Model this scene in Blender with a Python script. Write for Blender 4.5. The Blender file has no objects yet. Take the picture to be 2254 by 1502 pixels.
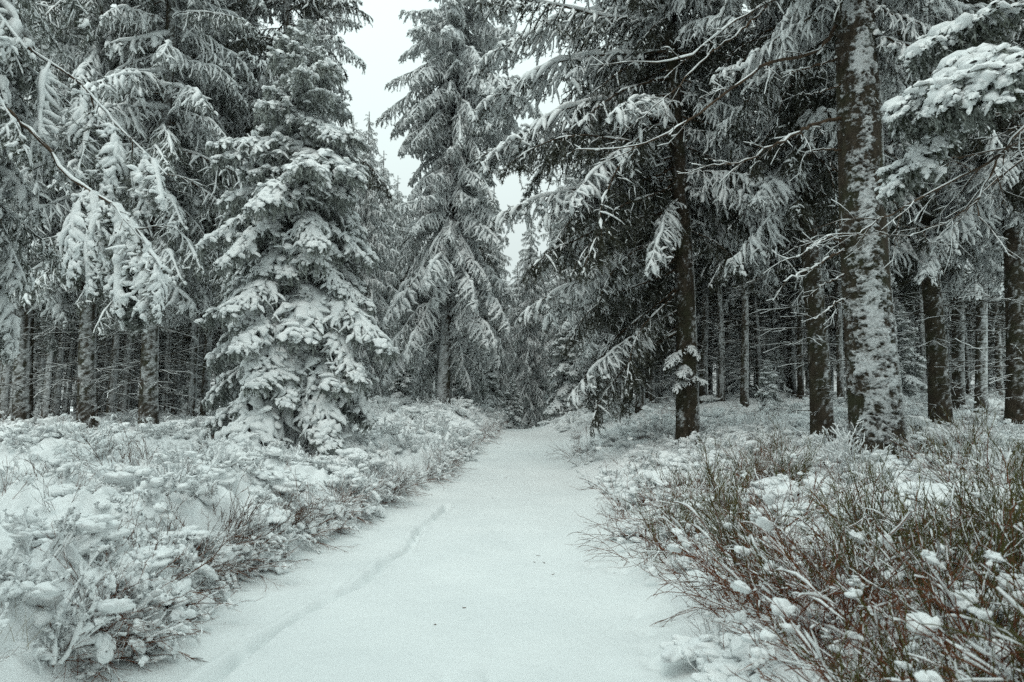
import bpy, math, random
import numpy as np
sin, cos, pi = math.sin, math.cos, math.pi
S = bpy.context.scene
C = S.collection

# ------------------------------------------------------------------ camera
PITCH = math.atan(139 / 1503.0)
CAMZ = 1.65
cam = bpy.data.cameras.new("camera")
cam.lens = 24.0; cam.sensor_width = 36.0; cam.clip_start = 0.05; cam.clip_end = 2000
cam.dof.use_dof = True; cam.dof.focus_distance = 12.0; cam.dof.aperture_fstop = 3.2
camo = bpy.data.objects.new("camera", cam); C.objects.link(camo)
camo.location = (0, 0, CAMZ); camo.rotation_euler = (pi / 2 + PITCH, 0, 0)
S.camera = camo

# ------------------------------------------------------------------ overcast sky
SUN_EL, SUN_AZ = math.radians(58), math.radians(195)
W = bpy.data.worlds.new("World"); S.world = W; W.use_nodes = True
nt = W.node_tree; nt.nodes.clear()
out = nt.nodes.new("ShaderNodeOutputWorld")
bg_clear = nt.nodes.new("ShaderNodeBackground"); bg_cloud = nt.nodes.new("ShaderNodeBackground")
sky = nt.nodes.new("ShaderNodeTexSky"); sky.sky_type = 'NISHITA'; sky.sun_disc = False
sky.sun_elevation = SUN_EL; sky.sun_rotation = SUN_AZ; sky.air_density = 1.0; sky.dust_density = 4.0
nt.links.new(sky.outputs[0], bg_clear.inputs[0]); bg_clear.inputs[1].default_value = 0.06
tc = nt.nodes.new("ShaderNodeTexCoord"); sep = nt.nodes.new("ShaderNodeSeparateXYZ")
nt.links.new(tc.outputs['Generated'], sep.inputs[0])
mr = nt.nodes.new("ShaderNodeMapRange")           # overcast sky: brighter towards the zenith
mr.inputs[1].default_value = 0.0; mr.inputs[2].default_value = 1.0
mr.inputs[3].default_value = 0.66; mr.inputs[4].default_value = 1.6
nt.links.new(sep.outputs[2], mr.inputs[0])
nz = nt.nodes.new("ShaderNodeTexNoise"); nz.inputs['Scale'].default_value = 2.2; nz.inputs['Detail'].default_value = 5
nt.links.new(tc.outputs['Generated'], nz.inputs['Vector'])
mr2 = nt.nodes.new("ShaderNodeMapRange"); mr2.inputs[3].default_value = 0.94; mr2.inputs[4].default_value = 1.06
nt.links.new(nz.outputs[0], mr2.inputs[0])
mu = nt.nodes.new("ShaderNodeMath"); mu.operation = 'MULTIPLY'
nt.links.new(mr.outputs[0], mu.inputs[0]); nt.links.new(mr2.outputs[0], mu.inputs[1])
cr = nt.nodes.new("ShaderNodeValToRGB")              # cloud deck: paler low down, cooler overhead
cr.color_ramp.elements[0].position = .25; cr.color_ramp.elements[0].color = (0.87, .985, .965, 1)
cr.color_ramp.elements[1].position = .85; cr.color_ramp.elements[1].color = (0.80, .97, .955, 1)
nt.links.new(sep.outputs[2], cr.inputs[0]); nt.links.new(cr.outputs[0], bg_cloud.inputs[0])
nt.links.new(mu.outputs[0], bg_cloud.inputs[1])
mx = nt.nodes.new("ShaderNodeMixShader"); mx.inputs[0].default_value = 0.93
nt.links.new(bg_clear.outputs[0], mx.inputs[1]); nt.links.new(bg_cloud.outputs[0], mx.inputs[2])
nt.links.new(mx.outputs[0], out.inputs[0])
sl = bpy.data.lights.new("sun", 'SUN'); sl.energy = 1.0; sl.angle = math.radians(40); sl.color = (1.0, 0.98, 0.93)
so = bpy.data.objects.new("sun", sl); C.objects.link(so)
so.rotation_euler = (pi / 2 - SUN_EL, 0, pi - SUN_AZ)     # soft light from high behind the viewer
so.location = (0, 30, 40)
S.view_settings.view_transform = 'Standard'; S.view_settings.look = 'None'
S.view_settings.exposure = 0.1; S.view_settings.gamma = 1.0
S.cycles.max_bounces = 5; S.cycles.diffuse_bounces = 3; S.cycles.glossy_bounces = 1
S.cycles.transmission_bounces = 0; S.cycles.transparent_max_bounces = 2; S.cycles.volume_bounces = 0
S.cycles.use_denoising = False; S.cycles.use_adaptive_sampling = False
S.cycles.caustics_reflective = False; S.cycles.caustics_refractive = False
S.render.use_persistent_data = False

def px(x, y, d):
    """point seen at photo pixel (x, y), d metres ahead of the camera"""
    u = (751.0 - y) / 1503.0; r = (x - 1127.0) / 1503.0
    Y = cos(PITCH) - sin(PITCH) * u; Z = sin(PITCH) + cos(PITCH) * u
    return np.array([r / Y * d, d, CAMZ + Z / Y * d])
def gx(x, d):                      # lateral position only
    return (x - 1127.0) / 1503.0 * d

# ------------------------------------------------------------------ noise
def _hash(i, j, k, seed):
    h = (i * 374761393 + j * 668265263 + k * 2147483647 + seed * 144665) & 0xffffffff
    h = ((h ^ (h >> 13)) * 1274126177) & 0xffffffff
    h = ((h ^ (h >> 16)) * 2246822519) & 0xffffffff
    return ((h ^ (h >> 15)) & 0xffff) / 65535.0
def vnoise(x, y, z=0.0, seed=0):
    x, y, z = np.broadcast_arrays(np.asarray(x, float), y, z)
    i, j, k = np.floor(x).astype(np.int64), np.floor(y).astype(np.int64), np.floor(z).astype(np.int64)
    f, g, h = x - i, y - j, z - k
    f, g, h = f*f*(3-2*f), g*g*(3-2*g), h*h*(3-2*h)
    r = 0
    for a in (0, 1):
        for b in (0, 1):
            for c in (0, 1):
                w = (f if a else 1-f) * (g if b else 1-g) * (h if c else 1-h)
                r = r + w * _hash(i+a, j+b, k+c, seed)
    return r
def fbm(x, y, z=0.0, o=4, seed=0):
    s = 0; a = 1; t = 0
    for q in range(o):
        s = s + a * vnoise(np.asarray(x)*2**q, np.asarray(y)*2**q, np.asarray(z)*2**q, seed+q*7); t += a; a *= .5
    return s / t
def ss(a, b, x):
    t = np.clip((np.asarray(x, float) - a) / (b - a), 0, 1); return t*t*(3-2*t)

# ------------------------------------------------------------------ materials
def new_mat(name):
    m = bpy.data.materials.new(name); m.use_nodes = True
    n = m.node_tree; b = n.nodes['Principled BSDF']; return m, n, b
def noise_node(n, scale, detail=4, vec=None, rough=.55):
    t = n.nodes.new("ShaderNodeTexNoise"); t.inputs['Scale'].default_value = scale
    t.inputs['Detail'].default_value = detail; t.inputs['Roughness'].default_value = rough
    if vec is not None: n.links.new(vec, t.inputs['Vector'])
    return t
def ramp(n, fac, stops):
    r = n.nodes.new("ShaderNodeValToRGB"); el = r.color_ramp.elements
    while len(el) < len(stops): el.new(0.5)
    for e, (p, c) in zip(el, stops):
        e.position = p; e.color = (*c, 1)
    n.links.new(fac, r.inputs[0]); return r
def bump(n, b, h, strength, dist):
    bp = n.nodes.new("ShaderNodeBump"); bp.inputs['Strength'].default_value = strength
    bp.inputs['Distance'].default_value = dist
    n.links.new(h, bp.inputs['Height']); n.links.new(bp.outputs[0], b.inputs['Normal']); return bp
def objvec(n):
    t = n.nodes.new("ShaderNodeTexCoord"); return t.outputs['Object']

def snow_mat(name, scale, bscale, dist, strength=.5, A=(0.80, 0.83, 0.835), B=(0.90, 0.915, 0.91)):
    m, n, b = new_mat(name); v = objvec(n)
    t = noise_node(n, scale, 5, v)
    r = ramp(n, t.outputs[0], [(0.3, A), (0.7, B)])
    n.links.new(r.outputs[0], b.inputs['Base Color'])
    b.inputs['Roughness'].default_value = 0.85
    b.inputs['Specular IOR Level'].default_value = 0.15
    t2 = noise_node(n, bscale, 6, v, .65); bump(n, b, t2.outputs[0], strength, dist)
    return m
M_SNOW = snow_mat("ground_snow", 1.3, 22, .03, .45)
M_PATH = snow_mat("path_snow", 1.0, 30, .010, .22, (.76, .79, .79), (.83, .855, .85))
M_TSNOW = snow_mat("branch_snow", 6, 30, .02, .5)

def bark_mat(name, c1, c2, frost):
    m, n, b = new_mat(name); v = objvec(n)
    mp = n.nodes.new("ShaderNodeMapping"); mp.inputs['Scale'].default_value = (1, 1, .45); n.links.new(v, mp.inputs[0])
    vo = n.nodes.new("ShaderNodeTexVoronoi"); vo.inputs['Scale'].default_value = 26; n.links.new(mp.outputs[0], vo.inputs['Vector'])
    t = noise_node(n, 9, 7, mp.outputs[0], .7)
    r = ramp(n, t.outputs[0], [(0.32, c1), (0.68, c2)])
    # algae tint
    t3 = noise_node(n, 1.7, 3, v); r3 = ramp(n, t3.outputs[0], [(.45, (0, 0, 0)), (.65, (1, 1, 1))])
    mg = n.nodes.new("ShaderNodeMix"); mg.data_type = 'RGBA'; mg.inputs[7].default_value = (0.035, 0.045, 0.022, 1)
    mh = n.nodes.new("ShaderNodeMath"); mh.operation = 'MULTIPLY'; mh.inputs[1].default_value = .55
    n.links.new(r3.outputs[0], mh.inputs[0]); n.links.new(mh.outputs[0], mg.inputs[0]); n.links.new(r.outputs[0], mg.inputs[6])
    # snow plastered on the bark (vertex attribute broken up by fine noise)
    at = n.nodes.new("ShaderNodeAttribute"); at.attribute_name = "snow"
    mp2 = n.nodes.new("ShaderNodeMapping"); mp2.inputs['Scale'].default_value = (1, 1, 2.6); n.links.new(v, mp2.inputs[0])
    t4 = noise_node(n, 24, 7, mp2.outputs[0], .78)
    ad = n.nodes.new("ShaderNodeMath"); ad.operation = 'ADD'; n.links.new(at.outputs['Fac'], ad.inputs[0])
    tm = n.nodes.new("ShaderNodeMath"); tm.operation = 'MULTIPLY_ADD'; tm.inputs[1].default_value = 1.9; tm.inputs[2].default_value = -.45
    n.links.new(t4.outputs[0], tm.inputs[0]); n.links.new(tm.outputs[0], ad.inputs[1])
    rs = ramp(n, ad.outputs[0], [(0.93, (0, 0, 0)), (1.0, (1, 1, 1))])
    mr = n.nodes.new("ShaderNodeMapRange"); mr.inputs[1].default_value = .80; mr.inputs[2].default_value = 1.20
    n.links.new(ad.outputs[0], mr.inputs[0])
    mf = n.nodes.new("ShaderNodeMath"); mf.operation = 'MULTIPLY'; mf.inputs[1].default_value = frost; n.links.new(mr.outputs[0], mf.inputs[0])
    ms = n.nodes.new("ShaderNodeMix"); ms.data_type = 'RGBA'; ms.inputs[7].default_value = (.80, .83, .84, 1)
    n.links.new(mf.outputs[0], ms.inputs[0]); n.links.new(mg.outputs[2], ms.inputs[6])
    n.links.new(ms.outputs[2], b.inputs['Base Color']); b.inputs['Roughness'].default_value = .9
    b.inputs['Specular IOR Level'].default_value = .12
    hh = n.nodes.new("ShaderNodeMath"); hh.operation = 'ADD'; n.links.new(vo.outputs[0], hh.inputs[0]); n.links.new(t.outputs[0], hh.inputs[1])
    h2 = n.nodes.new("ShaderNodeMath"); h2.operation = 'ADD'; n.links.new(hh.outputs[0], h2.inputs[0]); n.links.new(t4.outputs[0], h2.inputs[1])
    bump(n, b, h2.outputs[0], .8, .02)
    return m
M_BARK = bark_mat("spruce_bark", (.025, .020, .014), (.085, .068, .050), .84)
M_BARK_FAR = bark_mat("spruce_bark_weathered", (.03, .025, .019), (.09, .074, .058), .8)

def plain_mat(name, c1, c2, scale, rough=.8):
    m, n, b = new_mat(name); v = objvec(n); t = noise_node(n, scale, 4, v)
    r = ramp(n, t.outputs[0], [(.35, c1), (.65, c2)]); n.links.new(r.outputs[0], b.inputs['Base Color'])
    b.inputs['Roughness'].default_value = rough; b.inputs['Specular IOR Level'].default_value = .2
    return m
M_WOOD = plain_mat("branch_wood", (.03, .022, .015), (.10, .065, .04), 7)
M_TWIG_B = plain_mat("brown_twig", (.055, .03, .018), (.15, .075, .045), 5)
M_TWIG_R = plain_mat("russet_twig", (.10, .035, .018), (.22, .085, .04), 5)
M_TWIG_G = plain_mat("green_twig", (.052, .052, .015), (.125, .115, .036), 5)
def needle_mat(name, frost_lo, frost_hi, c1=(.012, .018, .012), c2=(.04, .052, .034)):
    m, n, b = new_mat(name); v = objvec(n)
    t = noise_node(n, 1.3, 4, v); r = ramp(n, t.outputs[0], [(.35, c1), (.65, c2)])
    t2 = noise_node(n, 11, 4, v, .7)
    r2 = ramp(n, t2.outputs[0], [(frost_lo, (0, 0, 0)), (frost_hi, (1, 1, 1))])
    mx = n.nodes.new("ShaderNodeMix"); mx.data_type = 'RGBA'
    mx.inputs[7].default_value = (.50, .53, .50, 1)
    n.links.new(r2.outputs[0], mx.inputs[0]); n.links.new(r.outputs[0], mx.inputs[6])
    n.links.new(mx.outputs[2], b.inputs['Base Color']); b.inputs['Roughness'].default_value = .8
    b.inputs['Specular IOR Level'].default_value = .15
    return m
M_NEEDLE = needle_mat("spruce_needles", .42, .70, (.014, .019, .011), (.045, .052, .030))
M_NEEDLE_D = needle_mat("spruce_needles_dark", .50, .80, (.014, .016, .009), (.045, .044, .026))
M_NEEDLE_F = needle_mat("frosted_needles", .34, .62, (.02, .026, .018), (.055, .064, .045))
CROWN_FROST = [M_WOOD, M_NEEDLE_F, M_TSNOW]
CROWN_MATS = [M_WOOD, M_NEEDLE, M_TSNOW]
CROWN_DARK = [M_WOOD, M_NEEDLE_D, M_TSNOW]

# ------------------------------------------------------------------ mesh collector
class MB:
    def __init__(s): s.V = []; s.F = []; s.M = []; s.A = []; s.n = 0
    def add(s, V, F, mat=0, att=None):
        V = V.reshape(-1, 3); s.V.append(V.astype(np.float32)); s.F.append(F + s.n)
        s.M.append(np.full(len(F), mat, np.int32)); s.n += len(V)
        s.A.append(np.zeros(len(V), np.float32) if att is None else att.astype(np.float32).ravel())
    def merge(s, o, R=None, T=None, bend=0.0, mats=None):
        for V, F, M, A in zip(*o.flat()):
            if bend: V = V.copy(); V[:, 2] -= bend * V[:, 0]**2
            if R is not None: V = V @ R.T
            if T is not None: V = V + T
            s.V.append(V.astype(np.float32)); s.F.append(F + s.n); s.M.append(M); s.A.append(A); s.n += len(V)
    def flat(s):
        if len(s.V) > 1:
            s.V = [np.concatenate(s.V)]; s.F = [np.concatenate(s.F)]; s.M = [np.concatenate(s.M)]; s.A = [np.concatenate(s.A)]
        return s.V, s.F, s.M, s.A
    def mesh(s, name, mats, attr=None, smooth=None):
        s.flat(); V, F, M, A = s.V[0], s.F[0], s.M[0], s.A[0]
        me = bpy.data.meshes.new(name)
        me.vertices.add(len(V)); me.vertices.foreach_set("co", V.ravel())
        me.loops.add(F.size); me.loops.foreach_set("vertex_index", F.astype(np.int32).ravel())
        me.polygons.add(len(F)); me.polygons.foreach_set("loop_start", np.arange(0, F.size, F.shape[1], dtype=np.int32))
        me.polygons.foreach_set("material_index", M)
        sm = np.ones(len(F), bool) if smooth is None else np.isin(M, smooth)
        me.polygons.foreach_set("use_smooth", sm)
        for m in mats: me.materials.append(m)
        if attr:
            a = me.attributes.new(attr, 'FLOAT', 'POINT'); a.data.foreach_set("value", A)
        me.update(calc_edges=True); return me
    def obj(s, name, mats, parent=None, attr=None, smooth=None):
        o = bpy.data.objects.new(name, s.mesh(name, mats, attr, smooth)); C.objects.link(o)
        if parent is not None: o.parent = parent
        return o

def tag(o, label, cat=None, group=None, kind=None):
    if label: o["label"] = label
    if cat: o["category"] = cat
    if group: o["group"] = group
    if kind: o["kind"] = kind
    return o
def thing(name, label, cat, loc, rz=0.0, group=None, scale=1.0):
    o = bpy.data.objects.new(name, None); C.objects.link(o); o.empty_display_size = .2
    o.location = [float(v) for v in loc]; o.rotation_euler = (0, 0, rz); o.scale = (scale,)*3
    return tag(o, label, cat, group)

def nrm(v): return v / np.maximum(np.linalg.norm(v, axis=-1, keepdims=True), 1e-9)
def frames(P):
    T = nrm(np.gradient(P, axis=1)); mt = np.abs(nrm(T.mean(1))[:, 2]) > .93
    ref = np.where(mt[:, None], np.array([1., 0, 0]), np.array([0, 0, 1.]))[:, None, :]
    sd = nrm(np.cross(T, ref)); up = np.cross(sd, T); return T, sd, up
def tube(mb, P, R, k, mat, rng=None, jit=0.0, lift=0.0, flat=1.0):
    """P (m,n,3) polylines, R (m,n) radii"""
    if P.ndim == 2: P = P[None]; R = np.asarray(R)[None]
    m, n = P.shape[:2]; T, sd, up = frames(P)
    a = np.arange(k) * 2*pi/k
    r = R[:, :, None] * np.ones(k)
    if jit: r = r * (1 + jit * rng.uniform(-1, 1, r.shape))
    Q = P.copy()
    if lift: Q[:, :, 2] += lift * R
    V = Q[:, :, None, :] + r[..., None] * (np.cos(a)[None, None, :, None] * sd[:, :, None, :] + flat * np.sin(a)[None, None, :, None] * up[:, :, None, :])
    base = (np.arange(m) * n * k)[:, None, None] + (np.arange(n-1) * k)[None, :, None]
    i = np.arange(k); j = (i+1) % k
    A = base + i; B = base + j
    F = np.concatenate([np.stack([A, B, B+k], -1).reshape(-1, 3), np.stack([A, B+k, A+k], -1).reshape(-1, 3)])
    mb.add(V, F, mat)
def needles(mb, P, per, ln, w, mat, rng, fwd=.6, down=.15):
    m, n = P.shape[:2]; T, sd, up = frames(P)
    K = per
    si = rng.integers(0, n-1, (m, K)); t = rng.random((m, K))[..., None]
    mi = np.arange(m)[:, None]
    b = P[mi, si]*(1-t) + P[mi, si+1]*t
    a = rng.uniform(0, 2*pi, (m, K, 1))
    d = nrm(fwd*T[mi, si] + np.cos(a)*sd[mi, si] + np.sin(a)*up[mi, si] + np.array([0, 0, -down]))
    L = ln * rng.uniform(.7, 1.25, (m, K, 1))
    wv = nrm(np.cross(d, rng.normal(size=(m, K, 3)))) * w * .5
    V = np.stack([b - wv, b + wv, b + d*L], 2)
    F = np.arange(m*K*3).reshape(-1, 3); mb.add(V, F, mat)
def grow(p, d, L, n, grav, wob, rng):
    P = np.empty((len(p), n, 3)); P[:, 0] = p; d = nrm(d); st = (L/(n-1))[:, None]
    grav = np.broadcast_to(np.asarray(grav, float), (len(p),))[:, None]
    for i in range(1, n):
        d = nrm(d + np.array([0, 0, -1.])*grav*st + rng.normal(size=d.shape)*wob*np.sqrt(st))
        P[:, i] = P[:, i-1] + d*st
    return P
def spawn(P, K, t0, t1, ang, rng, roll=.35, jit=.5, jang=.12):
    """K children on each polyline; returns start, dir, parent index, t"""
    m, n = P.shape[:2]; T = nrm(np.gradient(P, axis=1))
    t = np.linspace(t0, t1, K)[None, :] + rng.uniform(-jit, jit, (m, K))*(t1-t0)/K
    t = np.clip(t, 0, .999); f = t*(n-1); i = f.astype(int); fr = (f-i)[..., None]; mi = np.arange(m)[:, None]
    p = P[mi, i]*(1-fr) + P[mi, np.minimum(i+1, n-1)]*fr; tt = T[mi, i]
    sd = nrm(np.cross(tt, np.array([0, 0, 1.])) + 1e-4); up = np.cross(sd, tt)
    sg = np.where((np.arange(K)[None, :] + rng.integers(0, 2, (m, 1))) % 2, 1., -1.)[..., None]
    ro = rng.normal(0, roll, (m, K, 1)); a = ang + rng.normal(0, jang, (m, K, 1))
    d = np.cos(a)*tt + np.sin(a)*(np.cos(ro)*sd*sg + np.sin(ro)*up)
    par = np.broadcast_to(mi, (m, K))
    return p.reshape(-1, 3), d.reshape(-1, 3), par.ravel(), t.ravel()
def smooth_rand(rng, m, n, lo, hi):
    r = rng.random((m, n+2)); r = (r[:, :-2] + 2*r[:, 1:-1] + r[:, 2:])/4
    return lo + (hi-lo)*np.clip((r-.2)/.6, 0, 1)

# ------------------------------------------------------------------ a spruce bough (x outward, z up)
def bough(rng, L, grav=.25, tilt=0.0, bare=.12, lat=.5, ang=.95, sp=.1, hang=1.0, sub=.4, sp2=.1, snow=.035, snow_p=.1, seg=.07,
          nd=90, nl=.03, nw=.008, core=.007, k=6, wood_r=.012, hangp=0.0, sub_hang=None, fringe=0, fr_l=.16, hz0=.3, wob=.06, jang=.12, p0_p=0.0, flat=.8, sjit=.18, lift=.55):
    mb = MB()
    n0 = max(6, int(L/ max(seg*1.4, .12)))
    P0 = grow(np.zeros((1, 3)), np.array([[cos(tilt), 0, sin(tilt)]]), np.array([L]), n0, grav, wob, rng)
    tt = np.linspace(0, 1, n0)
    tube(mb, P0, (wood_r*(L**.5)*(1-.85*tt))[None], 5, 0)
    K = max(4, int(L*(1-bare)/sp*2))
    p, d, par, t = spawn(P0, K, bare, .985, ang, rng, roll=.25, jang=jang, jit=.9)
    u = (t-bare)/(1-bare)
    ll = lat*(np.clip(u/.3, .25, 1)**.7*(1-u)**.55 + .22)*rng.uniform(.65, 1.2, len(t))*min(1, (L/1.5)**.5)
    d = d + np.array([0, 0, -1.])*hangp
    n1 = max(4, int(lat*.8/seg)+1)
    P1 = grow(p, d, ll, n1, hang, .12, rng)
    PS = [(P1, ll, 1.0)]
    if sub > 0:
        K2 = max(2, int(lat*.7/sp2))
        p2, d2, par2, t2 = spawn(P1, K2, .12, .97, .8, rng, roll=.6, jang=jang*1.5)
        l2 = ll[par2]*sub*(1-.5*t2)*rng.uniform(.6, 1.25, len(t2)) + .03
        n2 = max(3, int(lat*sub*.8/seg)+1)
        P2 = grow(p2, d2, l2, n2, hang*1.2 if sub_hang is None else sub_hang, .15, rng)
        PS.append((P2, l2, .8))
    for P, l, f in PS:
        m, n = P.shape[:2]; tp = np.linspace(0, 1, n)
        tube(mb, P, np.broadcast_to(core*f*(1-.6*tp), (m, n)), 3, 1)
        needles(mb, P, max(3, int(nd*l.mean())), nl, nw, 1, rng)
    if fringe:                                       # snowless shoots hanging underneath
        p3, d3, par3, t3 = spawn(P1, fringe, .1, .95, 1.2, rng, roll=.8)
        d3 = d3*.5 + np.array([0, 0, -1.])
        P3 = grow(p3, d3, fr_l*rng.uniform(.5, 1.4, len(t3)), 4, 4., .2, rng)
        m, n = P3.shape[:2]; tube(mb, P3, np.broadcast_to(core*(1-.6*np.linspace(0, 1, n)), (m, n)), 3, 1)
        needles(mb, P3, max(3, int(nd*fr_l*1.2)), nl, nw*1.2, 1, rng, down=.4)
    # needles + wood along the main stem end
    needles(mb, P0[:, n0//3:], int(nd*L*.6), nl, nw, 1, rng)
    # snow
    for P, l, f in PS + [(P0, np.array([L]), 1.25)]:
        m, n = P.shape[:2]; T = nrm(np.gradient(P, axis=1))
        hz = np.sqrt(np.clip(1-T[..., 2]**2, 0, 1))
        r = snow*f*(hz0+(1-hz0)*hz)*smooth_rand(rng, m, n, .25, 1.45)*rng.uniform(.6, 1.25, (m, 1))
        sp_ = snow_p if f != 1.25 else max(snow_p, p0_p)
        if sp_ > 0:
            keep = smooth_rand(rng, m, n, 0, 1) > sp_*(1.6-hz); r = np.where(keep, r, .0012)
        tp = np.linspace(0, 1, n); r = r*np.clip((1.05-tp)/.15, .25, 1)
        tube(mb, P, r, k, 2, rng, sjit, lift=lift, flat=flat)
    mb.flat(); return mb, L
def rotz(a): return np.array([[cos(a), -sin(a), 0], [sin(a), cos(a), 0], [0, 0, 1.]])
def roty(a): return np.array([[cos(a), 0, -sin(a)], [0, 1, 0], [sin(a), 0, cos(a)]])   # +a lifts the tip
def put(mb, T, loc, az, inc, L, rng, bend=None):
    j = np.argsort([abs(t[1]-L) for t in T])[:3]; b, Lt = T[int(rng.choice(j))]
    s = L/Lt
    R = rotz(az) @ roty(inc) @ np.diag([1, rng.choice([-1., 1.])*rng.uniform(.85, 1.15), 1]) * s
    if bend is None: bend = rng.uniform(-.03, .06)/max(L, .5)
    mb.merge(b, R, np.asarray(loc, float), bend=bend)
def crown(rng, T, z0, z1, rad, inc, dz, per, axis=None, azf=None, frac=(.75, 1.1), top=True):
    mb = MB(); z = z0; a0 = rng.uniform(0, 6.28)
    while z < z1:
        a0 += 2.4
        for q in range(per):
            a = a0 + q*2*pi/per + rng.normal(0, .38); zz = z + rng.uniform(-.5, .5)*dz
            r = rad(zz, a)*rng.uniform(*frac)
            if r < .12 or (azf and not azf(zz, a % (2*pi), rng)): continue
            ax = axis(zz) if axis else (0, 0)
            put(mb, T, (ax[0], ax[1], zz), a, inc(zz) + rng.normal(0, .15), r, rng)
        z += dz*(1 if z < z0+(z1-z0)*.6 else .8)
    return mb

# ------------------------------------------------------------------ trunks
def trunk(rng, H, r0, r1, top=(0, 0), seg_a=14, dzs=.12, snow_az=None, snow_w=1.0, snow_amt=.5, flare=.35, stubs=0, stub_z=(1, 6),
          stub_l=(.3, 1.1), edge_az=None, seed=0, disp=.012, stub_snow=.012, big_patch=0.0):
    """returns MB: bark = 0, snow = 1; azimuth -pi/2 faces the camera"""
    mb = MB(); n = int(H/dzs)+1; z = np.linspace(-.4, H, n)
    t = np.clip(z/H, 0, 1); r = r0 + (r1-r0)*t**.85 + r0*flare*np.exp(-np.clip(z, 0, 99)/.35)
    ax = top[0]*t + .05*np.sin(z*.5+seed); ay = top[1]*t
    a = np.arange(seg_a)*2*pi/seg_a
    Z, A = np.meshgrid(z, a, indexing='ij')
    X = np.cos(A); Y = np.sin(A); s5 = seed*13.7
    rr = r[:, None]*(1 + .10*(fbm(X*2+s5, Y*2, Z*1.0, 3, seed)-.5) + .05*(fbm(X*6+s5, Y*6, Z*4, 2, seed+5)-.5))
    # snow mask: wind-plastered on one side, horizontally banded
    Zs = Z + .05*A*0 + .12*fbm(X*2+s5, Y*2, Z*2, 2, seed+9)
    m = 1.25*(fbm(X*3.5+s5, Y*3.5, Zs*16, 3, seed+31)-.5) + 1.1*(fbm(X*1.6+s5, Y*1.6, Zs*2.2, 3, seed+41)-.5)
    m = m + .75*(1-np.abs(2*fbm(X*5+s5, Y*5, Zs*20+X*1.5, 2, seed+51)-1)-.62)
    if big_patch: m = m + big_patch*(fbm(X*1.2+s5, Y*1.2, Z*1.3, 2, seed+77)-.5)*ss(2.2, 3.6, Z)
    w = np.zeros_like(Z)
    if snow_az is not None:
        wz = snow_w*(1+.5*ss(3.2, 2.2, Z)) if big_patch else snow_w
        da = np.abs((A-snow_az+pi) % (2*pi)-pi); w = np.exp(-(da/wz)**2)
    if edge_az is not None:
        da = np.abs((A-edge_az+pi) % (2*pi)-pi); w = np.maximum(w, 1.7*np.exp(-(da/.33)**2))
    if big_patch: w = w*(1+.35*ss(3.4, 2.4, Z)*ss(.3, 1.0, Z))
    low = ss(.0, .9, Z)
    att = np.clip(.1 + m*1.0 + snow_amt*w*.72*low - .14*(1-w) - .12*(1-low), 0, 1.0) if snow_az is not None else np.zeros_like(Z)
    lo_ = .50 if big_patch else .46
    att = np.where(att > lo_, lo_ + (att-lo_)*.5, att)
    rr = rr + disp*ss(.25, .6, att)*(.3+1.4*fbm(X*6, Y*6, Z*20, 3, seed+3))
    V = np.stack([ax[:, None]+rr*X, ay[:, None]+rr*Y, Z], -1)
    i = np.arange(n-1)[:, None]*seg_a; k = np.arange(seg_a)[None, :]; k2 = (k+1) % seg_a
    A0 = i+k; B0 = i+k2
    F = np.concatenate([np.stack([A0, B0, B0+seg_a], -1).reshape(-1, 3), np.stack([A0, B0+seg_a, A0+seg_a], -1).reshape(-1, 3)])
    mb.add(V, F, 0, att)
    if stubs:
        zz = rng.uniform(stub_z[0], stub_z[1], stubs); az = rng.uniform(0, 2*pi, stubs); ti = zz/H
        d = np.stack([np.cos(az), np.sin(az), rng.normal(.0, .22, stubs)], 1)
        p = np.stack([top[0]*ti, top[1]*ti, zz], 1)
        l = rng.uniform(*stub_l, stubs)*np.clip(.4+zz/4, .4, 1)+r0*.5
        P = grow(p, d, l, 7, .25, .25, rng)
        tp = np.linspace(0, 1, 7); tube(mb, P, np.broadcast_to(.011*(1-.8*tp), (stubs, 7)), 4, 0)
        sr = stub_snow*smooth_rand(rng, stubs, 7, .1, 1.3); tube(mb, P, sr, 4, 1, rng, .2, lift=.9, flat=.7)
        p2, d2, pr, t2 = spawn(P, 4, .35, .95, .8, rng, roll=.6)
        P2 = grow(p2, d2, l[pr]*.4*rng.uniform(.4, 1, len(pr)), 4, .5, .3, rng)
        tube(mb, P2, np.broadcast_to(.005*(1-.7*np.linspace(0, 1, 4)), P2.shape[:2]), 3, 0)
        tube(mb, P2, stub_snow*.7*smooth_rand(rng, len(P2), 4, .0, 1.2), 3, 1, rng, .2, lift=.9)
    return mb

# ------------------------------------------------------------------ terrain
_yL = [0, 4.05, 5.9, 7.75, 11.2, 13.5, 19.5, 29, 40, 90]
_xL = [-2.2, -2.39, -2.62, -2.25, -2.02, -1.52, -1.02, -.42, -.9, -7]
_yR = [0, 4.05, 5.9, 8, 11.2, 15.6, 22, 25, 29.5, 40, 90]
_xR = [.95, 1.09, 1.23, 1.38, 1.52, 1.42, 1.75, 1.80, 1.15, .7, -3.5]
def xL(y): return np.interp(y, _yL, _xL) + .10*(vnoise(np.asarray(y)*1.1, 3.3)-.5)*ss(0, 3, y)
def xR(y): return np.interp(y, _yR, _xR) + .12*(vnoise(np.asarray(y)*.9, 9.3)-.5)
TRACK = [px(420, 1530, 0)] and [(px(x, y, 1)) for x, y in ((430, 1530), (590, 1400), (700, 1340), (800, 1290), (900, 1205), (985, 1115))]
def flat_pt(x, y):                       # photo pixel -> point on the z = 0 plane
    q = px(x, y, 1.0); k = CAMZ/(CAMZ-q[2]); return np.array([q[0]*k, k])
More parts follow.
